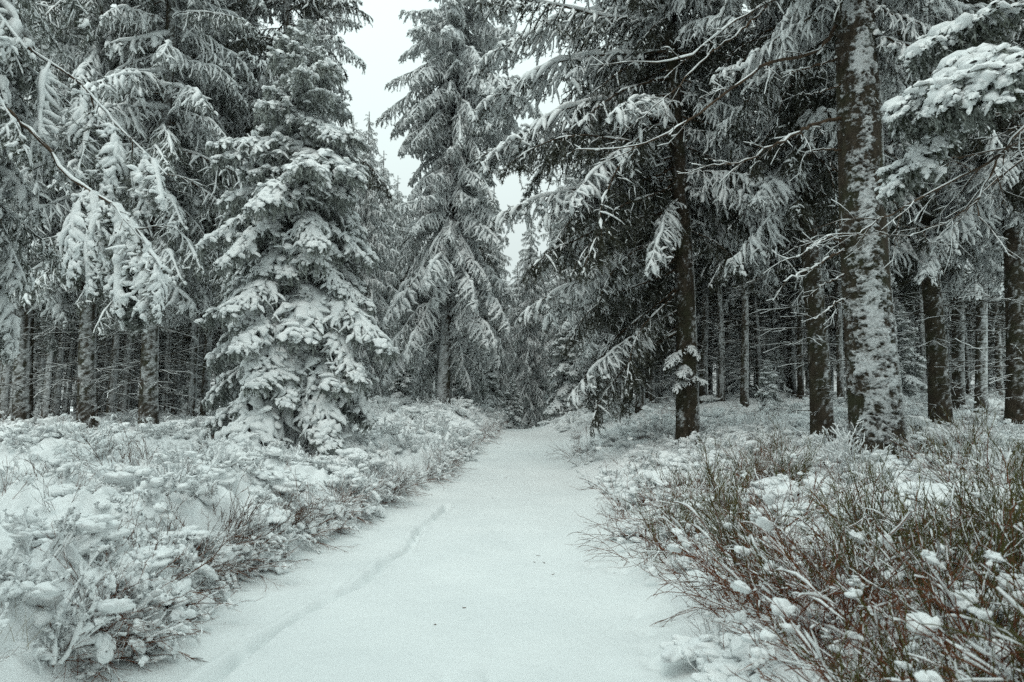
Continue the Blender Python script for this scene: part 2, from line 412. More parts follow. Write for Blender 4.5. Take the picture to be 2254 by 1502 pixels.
TR1 = [flat_pt(*p) for p in ((400, 1560), (500, 1470), (590, 1400), (655, 1362), (700, 1335), (800, 1288), (850, 1238), (900, 1210), (925, 1165), (985, 1115))]
TR2 = [flat_pt(*p) for p in ((905, 1215), (960, 1178), (1010, 1150), (1060, 1138))]
DENTS = [flat_pt(*p) for p in ((1440, 1475), (1425, 1440), (1420, 1400), (1400, 1360), (1375, 1270), (1345, 1265), (1330, 1215), (745, 1295), (575, 1410), (880, 1220), (1300, 1250), (980, 1490), (1080, 1480))]
WELLS = [(gx(p, d), d, r) for p, d, r in ((333, 17, .35), (200, 18, .35), (58, 19, .35), (1797, 14, .35), (2056, 15, .35), (2228, 14, .35), (1925, 11, .6), (1513, 15.5, .42), (972, 28, .4))]
def seg_dist(x, y, pts):
    best = np.full(np.shape(x), 1e9)
    for a, b in zip(pts[:-1], pts[1:]):
        d = b-a; t = np.clip(((x-a[0])*d[0]+(y-a[1])*d[1])/(d@d), 0, 1)
        best = np.minimum(best, np.hypot(x-a[0]-t*d[0], y-a[1]-t*d[1]))
    return best
def bare_patch(x, y):                    # the clean sheet of snow far left
    return ss(-4.7, -5.4, x + .5*(vnoise(y*1.3, 5.)-.5)) * ss(7.1, 7.8, y) * ss(12.2, 11.2, y)
def smoothbank(x, y):                    # smooth snow mound at the lower left
    return ss(6.4, 5.2, y)*ss(-2.6, -3.2, x + .4*(y-4.5))
def height(x, y, fine=True):
    x, y = np.broadcast_arrays(np.asarray(x, float), np.asarray(y, float))
    s1, s2 = xL(y)-x, x-xR(y)
    z = np.zeros(x.shape)
    left = .23*ss(-.02, .20, s1) + .16*ss(.1, 2.0, s1) + .12*ss(1.5, 6, s1)
    right = .08*ss(0, .4, s2) + .34*ss(.2, 3.2, s2) + .34*ss(2.5, 9, s2)
    z = z + np.where(s1 > 0, left, 0) + np.where(s2 > 0, right, 0)
    z = z + .10*ss(0, 2, np.maximum(s1, s2))*(fbm(x*.35, y*.35, 0, 3, 4)-.5)*2
    z = z + .55*ss(9, 30, y)*(1-.55*ss(3, 11, s1)) - 1.5*ss(30, 44, y)*ss(4.5, 1, np.abs(x-.8)) - .3*ss(45, 75, y)
    z = z + .30*ss(18, 27, y)*np.where(s1 > 0, ss(.1, 1.6, s1)*(1-ss(3, 9, s1)), ss(.1, 2.5, s2))
    for wx_, wy_, wr_ in WELLS:
        rr_ = np.hypot(x-wx_, y-wy_); z = z - .10*np.exp(-(rr_/(wr_*1.35))**2) + .05*np.exp(-((rr_-wr_*2.4)/.2)**2)
    z = z + .015*(fbm(x*.8, y*.8, 0, 3, 9)-.5)*2 + np.where((s1 < 0) & (s2 < 0), .09*(np.exp(s1/.28)+np.exp(s2/.28)), .09)
    if fine:
        veg = np.maximum(ss(.05, .5, s1), ss(.2, 1.0, s2))*(1-bare_patch(x, y))
        wx = x + .12*(fbm(x*3, y*3, 0, 2, 61)-.5); wy = y + .12*(fbm(x*3, y*3, 4., 2, 62)-.5)
        b1 = 1-np.abs(2*vnoise(wx*2.3, wy*2.3, 0, 21)-1); b2 = 1-np.abs(2*vnoise(wx*6, wy*6, 0, 22)-1); b3 = 1-np.abs(2*vnoise(wx*13, wy*13, 0, 23)-1)
        b4 = fbm(x*30, y*30, 0, 2, 24)
        b0 = ss(.25, .8, vnoise(wx*1.5, wy*1.5, 0, 27))
        z = z + veg*np.where(s1 > 0, .24, .08)*b0*ss(16, 9, y)
        sm = 1-.5*smoothbank(x, y)
        amp = np.where(s1 > 0, 1.0, .75)
        z = z + veg*amp*(.17*b1**1.5 + sm*(.12*b2**1.3 + .06*b3 + .03*b4))
        pth = 1-np.maximum(ss(-.05, .3, s1), ss(-.05, .3, s2))
        jx = .05*(fbm(x*4, y*4, 0, 2, 71)-.5)
        near = (y < 14) & (y > 1)
        d1 = seg_dist(x+jx, y, TR1); d2 = seg_dist(x+jx, y, TR2)
        br = .45+.9*vnoise(x*5, y*5, 0, 8)
        z = z + np.where(near, pth*br*(-.095*np.exp(-(d1/.05)**2) + .03*np.exp(-((d1-.09)/.05)**2) - .012*np.exp(-(d2/.03)**2)), 0)
        for q in DENTS:
            r2 = ((x-q[0])**2+(y-q[1])**2*.5)
            z = z - .035*np.exp(-r2/.005)*(.5+vnoise(x*30, y*30))
        z = z + pth*(.035*(fbm(x*1.3, y*.6, 0, 3, 93)-.5)*2 + .007*(fbm(x*5, y*5, 0, 4, 90)-.5)*2 + .004*(fbm(x*22, y*22, 0, 2, 91)-.5)*2)
    return z

def geo(a, b, s0, g):
    v = [a]; st = s0
    while v[-1] < b: st = max(s0, g*(v[-1]-a+ .8)); v.append(v[-1]+st)
    return np.array(v)
rows = [-6.0, -3.0, -1.0, 0.0, .6, 1.2]
while rows[-1] < 320: rows.append(rows[-1] + max(.016, .0042*rows[-1] if rows[-1] < 50 else .03*rows[-1]))
rows = np.array(rows)
offs = geo(0, 260, .018, .0072)
def grid_mesh(X, Y, Z):
    n, k = X.shape; V = np.stack([X, Y, Z], -1).reshape(-1, 3)
    a = (np.arange(n-1)[:, None]*k + np.arange(k-1)[None, :]).ravel()
    F = np.concatenate([np.stack([a, a+1, a+k+1], 1), np.stack([a, a+k+1, a+k], 1)])
    mb = MB(); mb.add(V, F, 0); return mb
def build_ground():
    Y = np.repeat(rows[:, None], len(offs), 1)
    mbg = MB()
    XL = xL(rows)[:, None] - offs[None, ::-1]; XR = xR(rows)[:, None] + offs[None, :]
    for X in (XL, XR): mbg.merge(grid_mesh(X, Y, height(X, Y)))
    g = mbg.obj("ground", [M_SNOW]); tag(g, "snow covered forest floor on both sides of the path", None, None, "structure")
    u = np.linspace(0, 1, 170)[None, :]
    X = xL(rows)[:, None]*(1-u) + xR(rows)[:, None]*u; Yp = np.repeat(rows[:, None], 170, 1)
    p = grid_mesh(X, Yp, height(X, Yp)).obj("path", [M_PATH]); tag(p, "smooth snow covered footpath leading between the spruces", None, None, "structure")
build_ground()

# ------------------------------------------------------------------ bough templates
R = np.random.default_rng
HEAVY = []      # young, heavily loaded spruce
for i, L in enumerate((.35, .6, .6, .95, .95, 1.4, 1.4, 1.9, 1.9, 2.3)):
    big = L > 1.1
    HEAVY.append(bough(R(100+i), L, grav=.42, tilt=.12, bare=.10, lat=.54 if big else .46, ang=.9, sp=.09 if big else .085, hang=1.6, sub=.46, sp2=.08, snow=.074 if big else .066, snow_p=.0,
                       seg=.055, nd=95, nl=.045, nw=.011, k=6, wood_r=.010, core=.012, fringe=5 if big else 3, fr_l=.17, hz0=.35, wob=.1, jang=.22, flat=.46, sjit=.13, lift=.40))
FAN = []        # hanging snowy fans near the camera
for i, L in enumerate((.7, .9, 1.1, 1.3)):
    FAN.append(bough(R(150+i), L, grav=.3, bare=.05, lat=.34, ang=.75, sp=.075, hang=2.4, sub=.5, sp2=.06, snow=.030, snow_p=.06,
                     seg=.04, nd=150, nl=.032, nw=.006, k=6, wood_r=.008, core=.008, fringe=5, fr_l=.12, hz0=.5, wob=.15, jang=.25, flat=.7, sjit=.28, lift=.5))
def curtains(seed, heavy, s1, p1, s2, p2, nd=60, nl=.055, nw=.016, core=.013):
    out = []
    for i, L in enumerate((.8, .8, 1.5, 1.5, 2.3, 2.3, 2.3, 3.1, 3.1, 3.1)):
        hv = i in heavy
        out.append(bough(R(seed+i), L, grav=.26, bare=.12, lat=.60, ang=.9, sp=.12, hang=2.2 if hv else 2.8, sub=.55, sp2=.10, snow=s1 if hv else s2, snow_p=p1 if hv else p2,
                         seg=.09, nd=nd, nl=nl, nw=nw, core=core, k=4, wood_r=.014, hangp=.5, sub_hang=4., hz0=.4, wob=.18, jang=.35, p0_p=.3, sjit=.28, flat=.65))
    return out
CURT = curtains(200, (1, 3, 5, 6, 8), .055, .06, .034, .32)
CURH = curtains(280, (0, 1, 3, 4, 6, 7, 9), .072, .0, .045, .15)
CURD = curtains(240, (1, 4, 5, 8), .056, .12, .022, .82, 100, .048, .0115, .009)      # darker, more sheltered
def far_set(seed, s1, p1, s2, p2, heavy):
    return [bough(R(seed+i), L, grav=.28, bare=.12, lat=.65, ang=.9, sp=.20, hang=2.4, sub=.55, sp2=.22, snow=s1 if i in heavy else s2, snow_p=p1 if i in heavy else p2,
                  seg=.17, nd=34, nl=.09, nw=.034, core=.024, k=3, wood_r=.014, hangp=.5, sub_hang=3.5, hz0=.4, wob=.22, jang=.35, p0_p=.3, sjit=.3) for i, L in enumerate((.9, 1.8, 1.8, 2.8, 2.8, 2.8))]
FAR = far_set(300, .105, .0, .075, .1, (1, 3, 4))
FARD = far_set(320, .06, .2, .04, .55, (3,))

def toward_cam(a, w):                    # within w of the direction of the camera (-Y)
    return abs((a-1.5*pi+pi) % (2*pi)-pi) < w

def base_z(x, y): return float(height(np.array([x]), np.array([y]), False)[0])
TREES = {}
# ------------------------------------------------------------------ shared crowns of the older spruces
def nocam(w, zmax):
    return lambda z, a, r: not (z < zmax and toward_cam(a, w))
def prof(zs, rs): return lambda h, a: float(np.interp(h, zs, rs))
def incl(zs, rs): return lambda h: float(np.interp(h, zs, rs))
def mature(seed, T, H, z0, rmax, dz, per, mats=None):
    rng = R(seed); ph = rng.uniform(0, 6.28, 3)
    rad = lambda h, a: rmax*float(np.interp((h-z0)/(H-z0), [0, .12, .35, .65, .88, 1], [.75, 1, .98, .72, .34, .05]))*(1+.14*sin(2*a+ph[0]+h*.4)+.10*sin(3*a+ph[1]-h*.7))
    inc = incl([z0, z0+3, H*.6, H*.85, H], [-.5, -.32, -.12, .1, .6])
    return crown(rng, T, z0, H-.15, rad, inc, dz, per, frac=(.5, 1.15)).mesh("crown_of_old_spruce", mats or CROWN_MATS)
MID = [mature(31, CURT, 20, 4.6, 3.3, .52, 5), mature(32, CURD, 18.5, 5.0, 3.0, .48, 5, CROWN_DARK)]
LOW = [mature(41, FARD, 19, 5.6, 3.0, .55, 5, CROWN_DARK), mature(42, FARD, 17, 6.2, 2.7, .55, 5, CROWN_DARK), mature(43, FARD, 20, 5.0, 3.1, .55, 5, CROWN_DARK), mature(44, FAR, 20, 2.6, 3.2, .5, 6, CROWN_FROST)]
MIDH = [20, 18.5]; LOWH = [19, 17, 20, 20]
SMALL = [crown(R(51), HEAVY, .3, 5.9, prof([0, 1, 3, 6], [1.3, 1.5, 1.0, .1]), incl([0, 3, 6], [-.45, -.2, .5]), .32, 6, frac=(.6, 1.15)).mesh("crown_of_small_spruce", CROWN_FROST)]
TRK = []
for i, (H, r0) in enumerate(((20, .17), (18.5, .14), (19, .11), (20, .085))):
    TRK.append(trunk(R(60+i), H, r0, .03, seg_a=18, dzs=.06, snow_az=-pi/2+(.2, -.4, .5, -.1)[i], snow_amt=(.45, .45, .62, .7)[i], edge_az=-.3, stubs=120, stub_z=(.8, 7.5),
                     stub_l=(.2, 1.1), stub_snow=.008, seed=i+3, disp=.006).mesh("trunk_of_spruce", [M_BARK_FAR, M_TSNOW], "snow"))
for i, (H, r0, am) in enumerate(((20, .17, .16), (18.5, .14, .10))):      # sheltered trunks: dark, snow only down one edge
    TRK.append(trunk(R(70+i), H, r0, .03, seg_a=26, dzs=.05, snow_az=-pi/2+.5, snow_amt=am, edge_az=-.3, stubs=70, stub_z=(.8, 7.5),
                     stub_l=(.2, 1.2), stub_snow=.009, seed=i+13, disp=.006).mesh("trunk_of_spruce", [M_BARK, M_TSNOW], "snow"))
def data_obj(name, me, parent):
    o = bpy.data.objects.new(name, me); C.objects.link(o); o.parent = parent; return o

# ------------------------------------------------------------------ hero trees
def young_spruce():
    x, y = gx(652, 13), 13.; z = base_z(x, y)
    t = thing("young_spruce", "young conical spruce left of the path, its wide boughs loaded with thick snow", "tree", (x, y, z), group=None)
    rad = lambda h, a: float(np.interp(h, [0, .4, 1.2, 2.4, 4.0, 4.9, 6.2, 6.9, 7.6, 8.7], [1.8, 2.2, 2.4, 2.35, 2.05, 1.85, 1.45, 1.05, .65, .18]))*(1+.12*max(0, cos(a-pi)))
    inc = incl([0, 2, 4, 6, 7.4, 8.7], [-.46, -.42, -.30, -.12, .15, .75])
    mb = crown(R(5), HEAVY, .35, 8.55, rad, inc, .33, 6, frac=(.5, 1.1))
    mb.obj("crown", CROWN_FROST, t)
    trunk(R(6), 8.95, .13, .008, snow_az=-1.5, seg_a=12).obj("trunk", [M_BARK, M_TSNOW], t, "snow")
young_spruce()
def centre_spruce():
    x, y = gx(972, 28), 28.; z = base_z(x, y)
    t = thing("spruce", "tall spruce in the centre standing against the open sky, left of the path's end", "tree", (x, y, z))
    rad = lambda h, a: float(np.interp(h, [3, 5, 8, 10, 12, 15, 17, 18.6, 20.2], [3.4, 4.0, 3.6, 3.0, 3.2, 3.2, 3.2, 2.1, .2]))*(1+.15*sin(2*a+h))
    mb = crown(R(7), CURH, 3.0, 20.0, rad, incl([3, 8, 14, 17, 20], [-.6, -.45, -.3, -.1, .6]), .38, 6, axis=lambda z: (.8*z/20, 0),
               azf=lambda z, a, r: not (z < 7.2 and toward_cam(a, .5 if z > 5 else .8)), frac=(.6, 1.15))
    mb.obj("crown", CROWN_FROST, t)
    trunk(R(8), 20.3, .29, .02, top=(.8, 0), snow_az=-pi/2-.3, snow_amt=.75, snow_w=1.4, seg_a=28, dzs=.05, stubs=50, stub_z=(2, 9), stub_l=(.6, 1.6), seed=8, disp=.008, stub_snow=.02).obj("trunk", [M_BARK_FAR, M_TSNOW], t, "snow")
centre_spruce()
def dark_spruce():
    x, y = gx(1513, 15.5), 15.5; z = base_z(x, y)
    t = thing("spruce", "dark trunked spruce right of the path, its drooping boughs reaching out over the path", "tree", (x, y, z))
    def rad(h, a):
        left = max(0., cos(a-pi))          # longer on the path side
        return float(np.interp(h, [1.6, 3, 5, 8, 12, 16, 19], [1.6, 2.4, 3.0, 3.2, 2.8, 1.8, .1]))*(1+.38*left)
    def azf(z, a, r):
        if z < 4.9 and abs((a-pi+pi) % (2*pi)-pi) > .95: return False      # low boughs only on the path side
        return not (z < 9.5 and toward_cam(a, .62))
    mb = crown(R(9), CURD, 2.7, 18.8, rad, incl([2, 4, 8, 12, 19], [-.62, -.5, -.32, -.1, .6]), .40, 6, axis=lambda z: (-.16*z/10, 0), azf=azf, frac=(.6, 1.12))
    for (zz, az, inc, L) in ((10.6, 2.95, .28, 5.2), (10.1, 3.3, .22, 4.8), (9.5, 3.1, .2, 5.2), (8.9, 2.9, .16, 4.8), (8.4, 3.25, .12, 5.0), (7.9, 3.0, .05, 4.8), (7.2, 3.3, .0, 4.6), (6.4, 3.05, -.08, 4.5), (5.4, 3.2, -.15, 4.3), (4.6, 3.0, -.2, 4.0), (11.4, 3.1, .3, 4.6), (1.75, 4.3, -.1, .9), (2.1, 4.5, -.3, .8), (2.6, 4.9, -.5, .7), (1.9, 5.2, -.4, .6), (2.4, 3.9, -.2, 1.0)):
        put(mb, (CURT if L > 4.7 else CURD) if L > 1.2 else FAN, (-.16*zz/10, 0, zz), az, inc, L, R(int(zz*10)))
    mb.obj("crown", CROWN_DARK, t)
    trunk(R(11), 19, .27, .04, top=(-.3, 0), edge_az=-.2, snow_az=.15, snow_amt=.45, snow_w=.8, seg_a=60, dzs=.03, stubs=16, stub_z=(.8, 8), stub_l=(.3, 1.0), seed=12, flare=.15).obj("trunk", [M_BARK, M_TSNOW], t, "snow")
dark_spruce()

def limb(P, r0, rng, snow=.022, twigs=8, parent=None, name="branch", fans=None, tl=.5):
    """one bare limb through the given local points, snow lying along its top"""
    P = np.array(P, float); n = 26; s = np.linspace(0, len(P)-1, n)
    # Catmull-Rom through the points
    Q = []
    for v in s:
        i = min(int(v), len(P)-2); f = v-i
        p0, p1, p2, p3 = P[max(i-1, 0)], P[i], P[i+1], P[min(i+2, len(P)-1)]
        Q.append(.5*((2*p1)+(p2-p0)*f+(2*p0-5*p1+4*p2-p3)*f*f+(3*p1-p0-3*p2+p3)*f**3))
    Q = np.array(Q) + .012*rng.normal(size=(n, 3))
    mb = MB(); tp = np.linspace(0, 1, n)
    tube(mb, Q[None], (r0*(1-.8*tp))[None], 7, 0, rng, .08)
    tube(mb, Q[None], (snow*(1-.35*tp)*smooth_rand(rng, 1, n, .35, 1.5)[0])[None], 6, 2, rng, .2, lift=.75, flat=.75)
    L = np.linalg.norm(np.diff(Q, axis=0), axis=1).sum()
    if twigs:
        p, d, par, t = spawn(Q[None], twigs, .15, .97, .7, rng, roll=.7)
        l = tl*rng.uniform(.4, 1.3, len(t))
        T = grow(p, d, l, 7, .3, .3, rng)
        tube(mb, T, np.broadcast_to(r0*.3*(1-.8*np.linspace(0, 1, 7)), T.shape[:2]), 4, 0)
        tube(mb, T, snow*.55*smooth_rand(rng, len(T), 7, .1, 1.3), 4, 2, rng, .2, lift=.8, flat=.7)
        p, d, par, t2 = spawn(T, 4, .3, .95, .7, rng, roll=.7)
        T2 = grow(p, d, l[par]*.45*rng.uniform(.4, 1.2, len(par)), 4, .4, .3, rng)
        tube(mb, T2, np.broadcast_to(r0*.15*(1-.7*np.linspace(0, 1, 4)), T2.shape[:2]), 3, 0)
        tube(mb, T2, snow*.4*smooth_rand(rng, len(T2), 4, 0, 1.2), 3, 2, rng, .2, lift=.8)
    if fans:
        for (t, az, inc, L, T) in fans:
            i = int(t*(n-1)); put(mb, T, Q[i], az, inc, L, rng)
    return mb.obj(name, CROWN_MATS, parent)
def big_trunk():
    x, y = gx(1925, 11), 11.; z = base_z(x, y); o = np.array([x, y, z])
    t = thing("spruce", "thickest spruce trunk on the right, plastered with snow, with long bare snow lined limbs", "tree", (x, y, z))
    trunk(R(10), 19, .40, .19, top=(-.10, .1), seg_a=230, dzs=.016, snow_az=-pi/2-.2, snow_w=.72, snow_amt=.43, edge_az=-.15, stubs=0, seed=3, flare=.22, disp=.034, big_patch=.5
          ).obj("trunk", [M_BARK, M_TSNOW], t, "snow")
    q = lambda a, b, d: px(a, b, d)-o
    rng = R(77)
    for pts, r0, tw in (
        ([q(1840, 60, 11), q(1800, 110, 10.8), q(1690, 140, 10.3), q(1600, 205, 10), q(1500, 275, 9.7), q(1400, 322, 9.5), q(1268, 331, 9.3)], .032, 10),
        ([q(1840, 130, 11), q(1780, 150, 10.8), q(1722, 160, 10.5)], .022, 3),
        ([q(1850, 262, 11), q(1800, 270, 10.7), q(1760, 290, 10.3), q(1700, 320, 10), q(1640, 355, 9.8), q(1572, 362, 9.7)], .034, 8),
        ([q(1850, 330, 11), q(1800, 330, 10.8), q(1775, 336, 10.7)], .018, 2),
        ([q(1860, 180, 11), q(1800, 205, 10.9), q(1760, 207, 10.9)], .015, 2),
        ([q(1860, 545, 11), q(1830, 520, 10.7), q(1790, 545, 10.5), q(1755, 567, 10.4)], .026, 4),
        ([q(1860, 550, 11), q(1820, 570, 10.6), q(1780, 595, 10.4), q(1728, 620, 10.2)], .024, 4),
        ([q(1860, 605, 11), q(1825, 620, 10.8), q(1803, 632, 10.7)], .018, 2),
        ([q(1860, 660, 11), q(1840, 665, 10.6), q(1815, 690, 10.4), q(1790, 702, 10.4)], .015, 4),
        ([q(1910, 70, 11), q(1960, 75, 10.9), q(2010, 50, 10.7)], .014, 3),
        ([q(1920, 280, 11), q(1950, 250, 10.9), q(1990, 225, 10.8)], .014, 3),
        ([q(1700, 0, 10.4), q(1640, 60, 10.1), q(1560, 120, 9.9), q(1470, 210, 9.7), q(1400, 270, 9.6)], .020, 6),
        ([q(1880, -80, 11), q(1780, -60, 10.5), q(1700, 0, 10.2), q(1600, 60, 9.9), q(1500, 130, 9.7), q(1370, 135, 9.6)], .026, 8)):
        limb(pts, r0, rng, .022 if r0 > .02 else .014, tw, t)
    mb = crown(R(12), CURD, 7.6, 18.8, prof([7, 9, 13, 19], [2.6, 3.3, 2.8, .1]), incl([7, 12, 19], [-.35, -.1, .6]), .5, 5, azf=nocam(.8, 9), frac=(.6, 1.1))
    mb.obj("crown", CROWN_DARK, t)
big_trunk()
def edge_spruce_left():
    x, y = -8.3, 8.6; z = base_z(x, y); o = np.array([x, y, z])
    t = thing("spruce", "spruce at the left edge whose long limb droops in with thick fans of snow", "tree", (x, y, z))
    trunk(R(14), 17, .25, .04, snow_az=0, seg_a=20).obj("trunk", [M_BARK, M_TSNOW], t, "snow")
    q = lambda a, b, d: px(a, b, d)-o
    rng = R(15)
    H, K = FAN, CURT
    limb([q(-420, 60, 8.6), q(-150, 130, 8.6), q(0, 232, 8.5), q(80, 300, 8.4), q(165, 400, 8.3), q(250, 455, 8.2), q(310, 520, 8.1), q(355, 590, 8.0)], .038, rng, .030, 6, t,
         fans=[(.62, -1.9, -1.15, 1.2, H), (.66, -.9, -1.2, 1.1, H), (.70, -2.0, -1.2, 1.2, H), (.72, -.5, -.9, 1.2, H), (.78, -1.7, -1.3, 1.2, H), (.82, -.6, -1.15, 1.0, H), (.84, 1.0, -1.2, 1.2, H), (.9, -.9, -1.2, .9, H), (.95, -.2, -1.0, .8, H), (.8, -2.6, -1.3, 1.2, H), (.75, 2.5, -1.3, 1.2, H)])
    limb([q(-380, -60, 8.8), q(-100, 50, 8.9), q(60, 110, 9), q(180, 190, 9), q(270, 290, 9), q(370, 385, 8.9)], .026, rng, .022, 6, t,
         fans=[(.5, -1.6, -1.2, 1.2, K), (.6, -1.0, -1.2, 1.2, H), (.7, -1.8, -1.2, 1.2, K), (.78, -.5, -1.1, 1.2, H), (.88, -.8, -1.1, .9, H), (.95, -.3, -1., .8, H), (.65, 1.2, -1.2, 1.2, K), (.85, 1.6, -1.3, 1.0, K)])
    mb = MB()
    for i in range(58):
        zz = rng.uniform(3.6, 9.5); a = rng.uniform(-1.5, 1.6)
        put(mb, K, (0, 0, zz), a, rng.uniform(-.65, -.35), rng.uniform(2.0, 3.6), rng)
    mb.merge(crown(R(16), FAR, 9.5, 17, prof([9, 17], [3, .1]), incl([9, 17], [-.3, .5]), .7, 5))
    mb.obj("crown", CROWN_MATS, t)
edge_spruce_left()
def edge_spruce_right():
    x, y = 7.3, 7.4; z = base_z(x, y); o = np.array([x, y, z])
    t = thing("spruce", "spruce at the right edge reaching in with dark limbs tipped by heavy pads of snow", "tree", (x, y, z))
    trunk(R(17), 16, .22, .04, snow_az=-2, seg_a=20).obj("trunk", [M_BARK, M_TSNOW], t, "snow")
    q = lambda a, b, d: px(a, b, d)-o
    rng = R(18); H = HEAVY
    pads = ((2285, 135, 6.4, .95), (2262, 160, 6.3, .8), (2130, 190, 7.4, .8), (2150, 262, 7.8, .85), (2085, 352, 7.9, .7), (2205, 122, 7.2, .5), (2262, 20, 7.8, .7), (2150, 60, 8.2, .6), (2180, 210, 7.6, .6))
    for i, (a, b, d, L) in enumerate(pads):
        limb([q(2600, b-130+i*13, 7.4), q((a+2600)/2+20, b-40, (d+7.4)/2+.1), q(a+50, b-12, d+.1), q(a, b, d), q(a-60, b+22, d)], .016, rng, .010, 5, t, tl=.35,
             fans=[(.78, 3.1, -.25, L, H), (.84, 3.6, -.40, L*.85, H), (.80, 2.6, -.35, L*.8, H), (.97, 3.2, -.5, L*.8, H)])
    limb([q(2600, 0, 7.4), q(2400, 200, 7), q(2254, 280, 6.7), q(2170, 400, 6.5), q(2150, 480, 6.4)], .024, rng, .012, 12, t)
    limb([q(2600, 160, 7.4), q(2400, 260, 7), q(2254, 310, 6.7), q(2120, 390, 6.6), q(1960, 470, 6.5), q(1880, 520, 6.5)], .022, rng, .012, 14, t, tl=.8)
    limb([q(2600, 280, 7.4), q(2400, 330, 7.4), q(2254, 350, 7.3), q(2100, 480, 7.3), q(2000, 520, 7.2)], .018, rng, .010, 12, t, tl=.8)
    limb([q(2560, -90, 7.4), q(2380, -20, 7.6), q(2250, 30, 7.8), q(2120, 80, 7.9), q(2050, 120, 8)], .022, rng, .02, 8, t,
         fans=[(.6, 3.5, -.4, .6, H), (.8, 3.0, -.45, .55, H), (.9, 3.5, -.45, .5, H)])
    mb = MB()
    for i in range(26):
        zz = rng.uniform(5.6, 9.5); a = rng.uniform(1.4, 4.9)
        put(mb, CURD, (0, 0, zz), a, rng.uniform(-.4, -.1), rng.uniform(1.6, 2.8), rng)
    mb.merge(crown(R(19), FAR, 9.5, 16, prof([9, 16], [3, .1]), incl([9, 16], [-.3, .5]), .7, 5))
    mb.obj("crown", CROWN_DARK, t)
edge_spruce_right()

# ------------------------------------------------------------------ middle distance trees: crown and trunk meshes shared, placed one by one
def old_spruce(xp, d, kind, trk, label, rz=0., s=1.0, lean=0.0, wide=1.0, group=None, name="spruce", tw=1.0, zs=1.0):
    x, y = gx(xp, d), float(d); z = base_z(x, y)
    t = thing(name, label, "tree", (x, y, z), 0, group)
    t.rotation_euler = (0, lean, 0)
    me = (MID+LOW)[kind]
    c = data_obj("crown", me, t); c.rotation_euler = (0, 0, rz); c.scale = (s*wide, s*wide, s*zs)
    k = data_obj("trunk", TRK[trk], t); hh = (MIDH+LOWH)[kind]*zs*s/(20, 18.5, 19, 20, 20, 18.5)[trk]
    k.scale = (tw, tw, hh); k.rotation_euler = (0, 0, random.Random(int(xp*7+d)).uniform(-.5, .5)*(.2 if trk > 3 else 1))
    return t
G_NEAR = "old spruces near the path"
NEAR = [   # photo x, distance, crown, trunk, crown turn, size, lean, width, trunk width, height, label
 (333, 17, 0, 0, .3, 1.0, .0, 1.0, 1.35, 1.0, "thick snow streaked spruce trunk nearest to the young spruce on its left"),
 (200, 18, 0, 0, 2.0, 1.0, -.02, 1.1, 1.45, 1.08, "thick snow banded spruce trunk, second of the stout trunks from the left edge"),
 (58, 19, 0, 0, 4.1, 1.0, -.02, 1.05, 1.5, 1.0, "thick spruce trunk nearest to the left edge behind the drooping snowy limb"),
 (426, 21.5, 0, 3, 3.0, 1.0, -.02, 1.0, 1.5, 1.05, "slim dark spruce just left of the young snow laden spruce"),
 (458, 23.5, 1, 2, 5.2, 1.0, -.02, 1.0, 1.3, 1.0, "dark spruce half hidden behind the left side of the young snow laden spruce"),
 (618, 21, 1, 1, 1.2, 1.05, -.01, 1.06, 1.5, 1.05, "tall spruce rising behind the young snow laden spruce, its right side edged by sky"),
 (1797, 14, 1, 5, .8, 1.0, .0, 1.0, 1.6, 1.08, "straight dark spruce trunk just left of the thickest trunk"),
 (2056, 15, 1, 5, 3.9, 1.0, .015, 1.0, 1.6, 1.0, "dark spruce trunk just right of the thickest trunk, snow along its right edge"),
 (2110, 21, 1, 2, 5.0, 1.0, .02, 1.0, 1.7, 1.0, "brownish spruce trunk farther back, third trunk right of the thickest one's neighbour"),
 (2160, 20, 1, 2, 2.2, 1.0, .03, .9, 1.5, 1.0, "snow flecked slender spruce trunk second from the right edge"),
 (2228, 14, 1, 4, 1.0, 1.0, .04, 1.0, 1.3, 1.1, "stout dark spruce trunk closest to the right edge, snow down its right side"),
]
NEAR.append((1318, 23.5, 1, 3, 2.6, .62, 0, 1.15, 1.4, 1.0, "smaller dark spruce with low boughs standing behind the dark path side spruce"))
NEAR[8] = NEAR[8][:-1] + ("brownish spruce trunk set back between the stout right edge trunk and the thickest trunk",)
for (xp, d, k, tr, rz, s, lean, wide, tw, zs, lab) in NEAR:
    old_spruce(xp, d, k, tr, lab, rz, s, lean, wide, G_NEAR, tw=tw, zs=zs)
for i, (x, y) in enumerate(((-4.8, -1.5), (4.6, -2.5), (-3.9, -6.5), (3.8, -7.5), (-9, -4), (8, -5.5), (0.6, -13), (-6, -11), (6, -12))):
    old_spruce(1127+x/y*1503, y, i % 2, i % 3, "old spruce standing outside the view beside or behind the photographer", i*1.7, 1.0, 0, 1.0, "spruces round the viewpoint", tw=1.6)
random.seed(4)
ANCH = [(-60, "the left edge"), (58, "the leftmost thick trunk"), (200, "the thick second trunk"), (333, "the thick third trunk"), (426, "the slim dark spruce"),
        (652, "the young snowy spruce"), (972, "the centre spruce"), (1120, "the path's end"), (1513, "the dark path side spruce"), (1797, "the straight dark trunk"), (1925, "the thickest trunk"),
        (2056, "the thickest trunk's neighbour"), (2160, "the snow flecked trunk"), (2228, "the stout trunk at the right edge")]
ORD = "first second third fourth fifth sixth seventh eighth ninth tenth eleventh twelfth thirteenth fourteenth fifteenth sixteenth seventeenth eighteenth nineteenth twentieth".split()
def placed(items, word, tail):
    """label every item by its order to the right of the nearest landmark"""
    out = {}; cnt = {}
    for it in sorted(items):
        k = max(a for a in ANCH if a[0] <= it[0]); cnt[k] = cnt.get(k, 0)+1
        out[it] = "%s %s right of %s, %s" % (ORD[cnt[k]-1], word, k[1], tail)
    return out
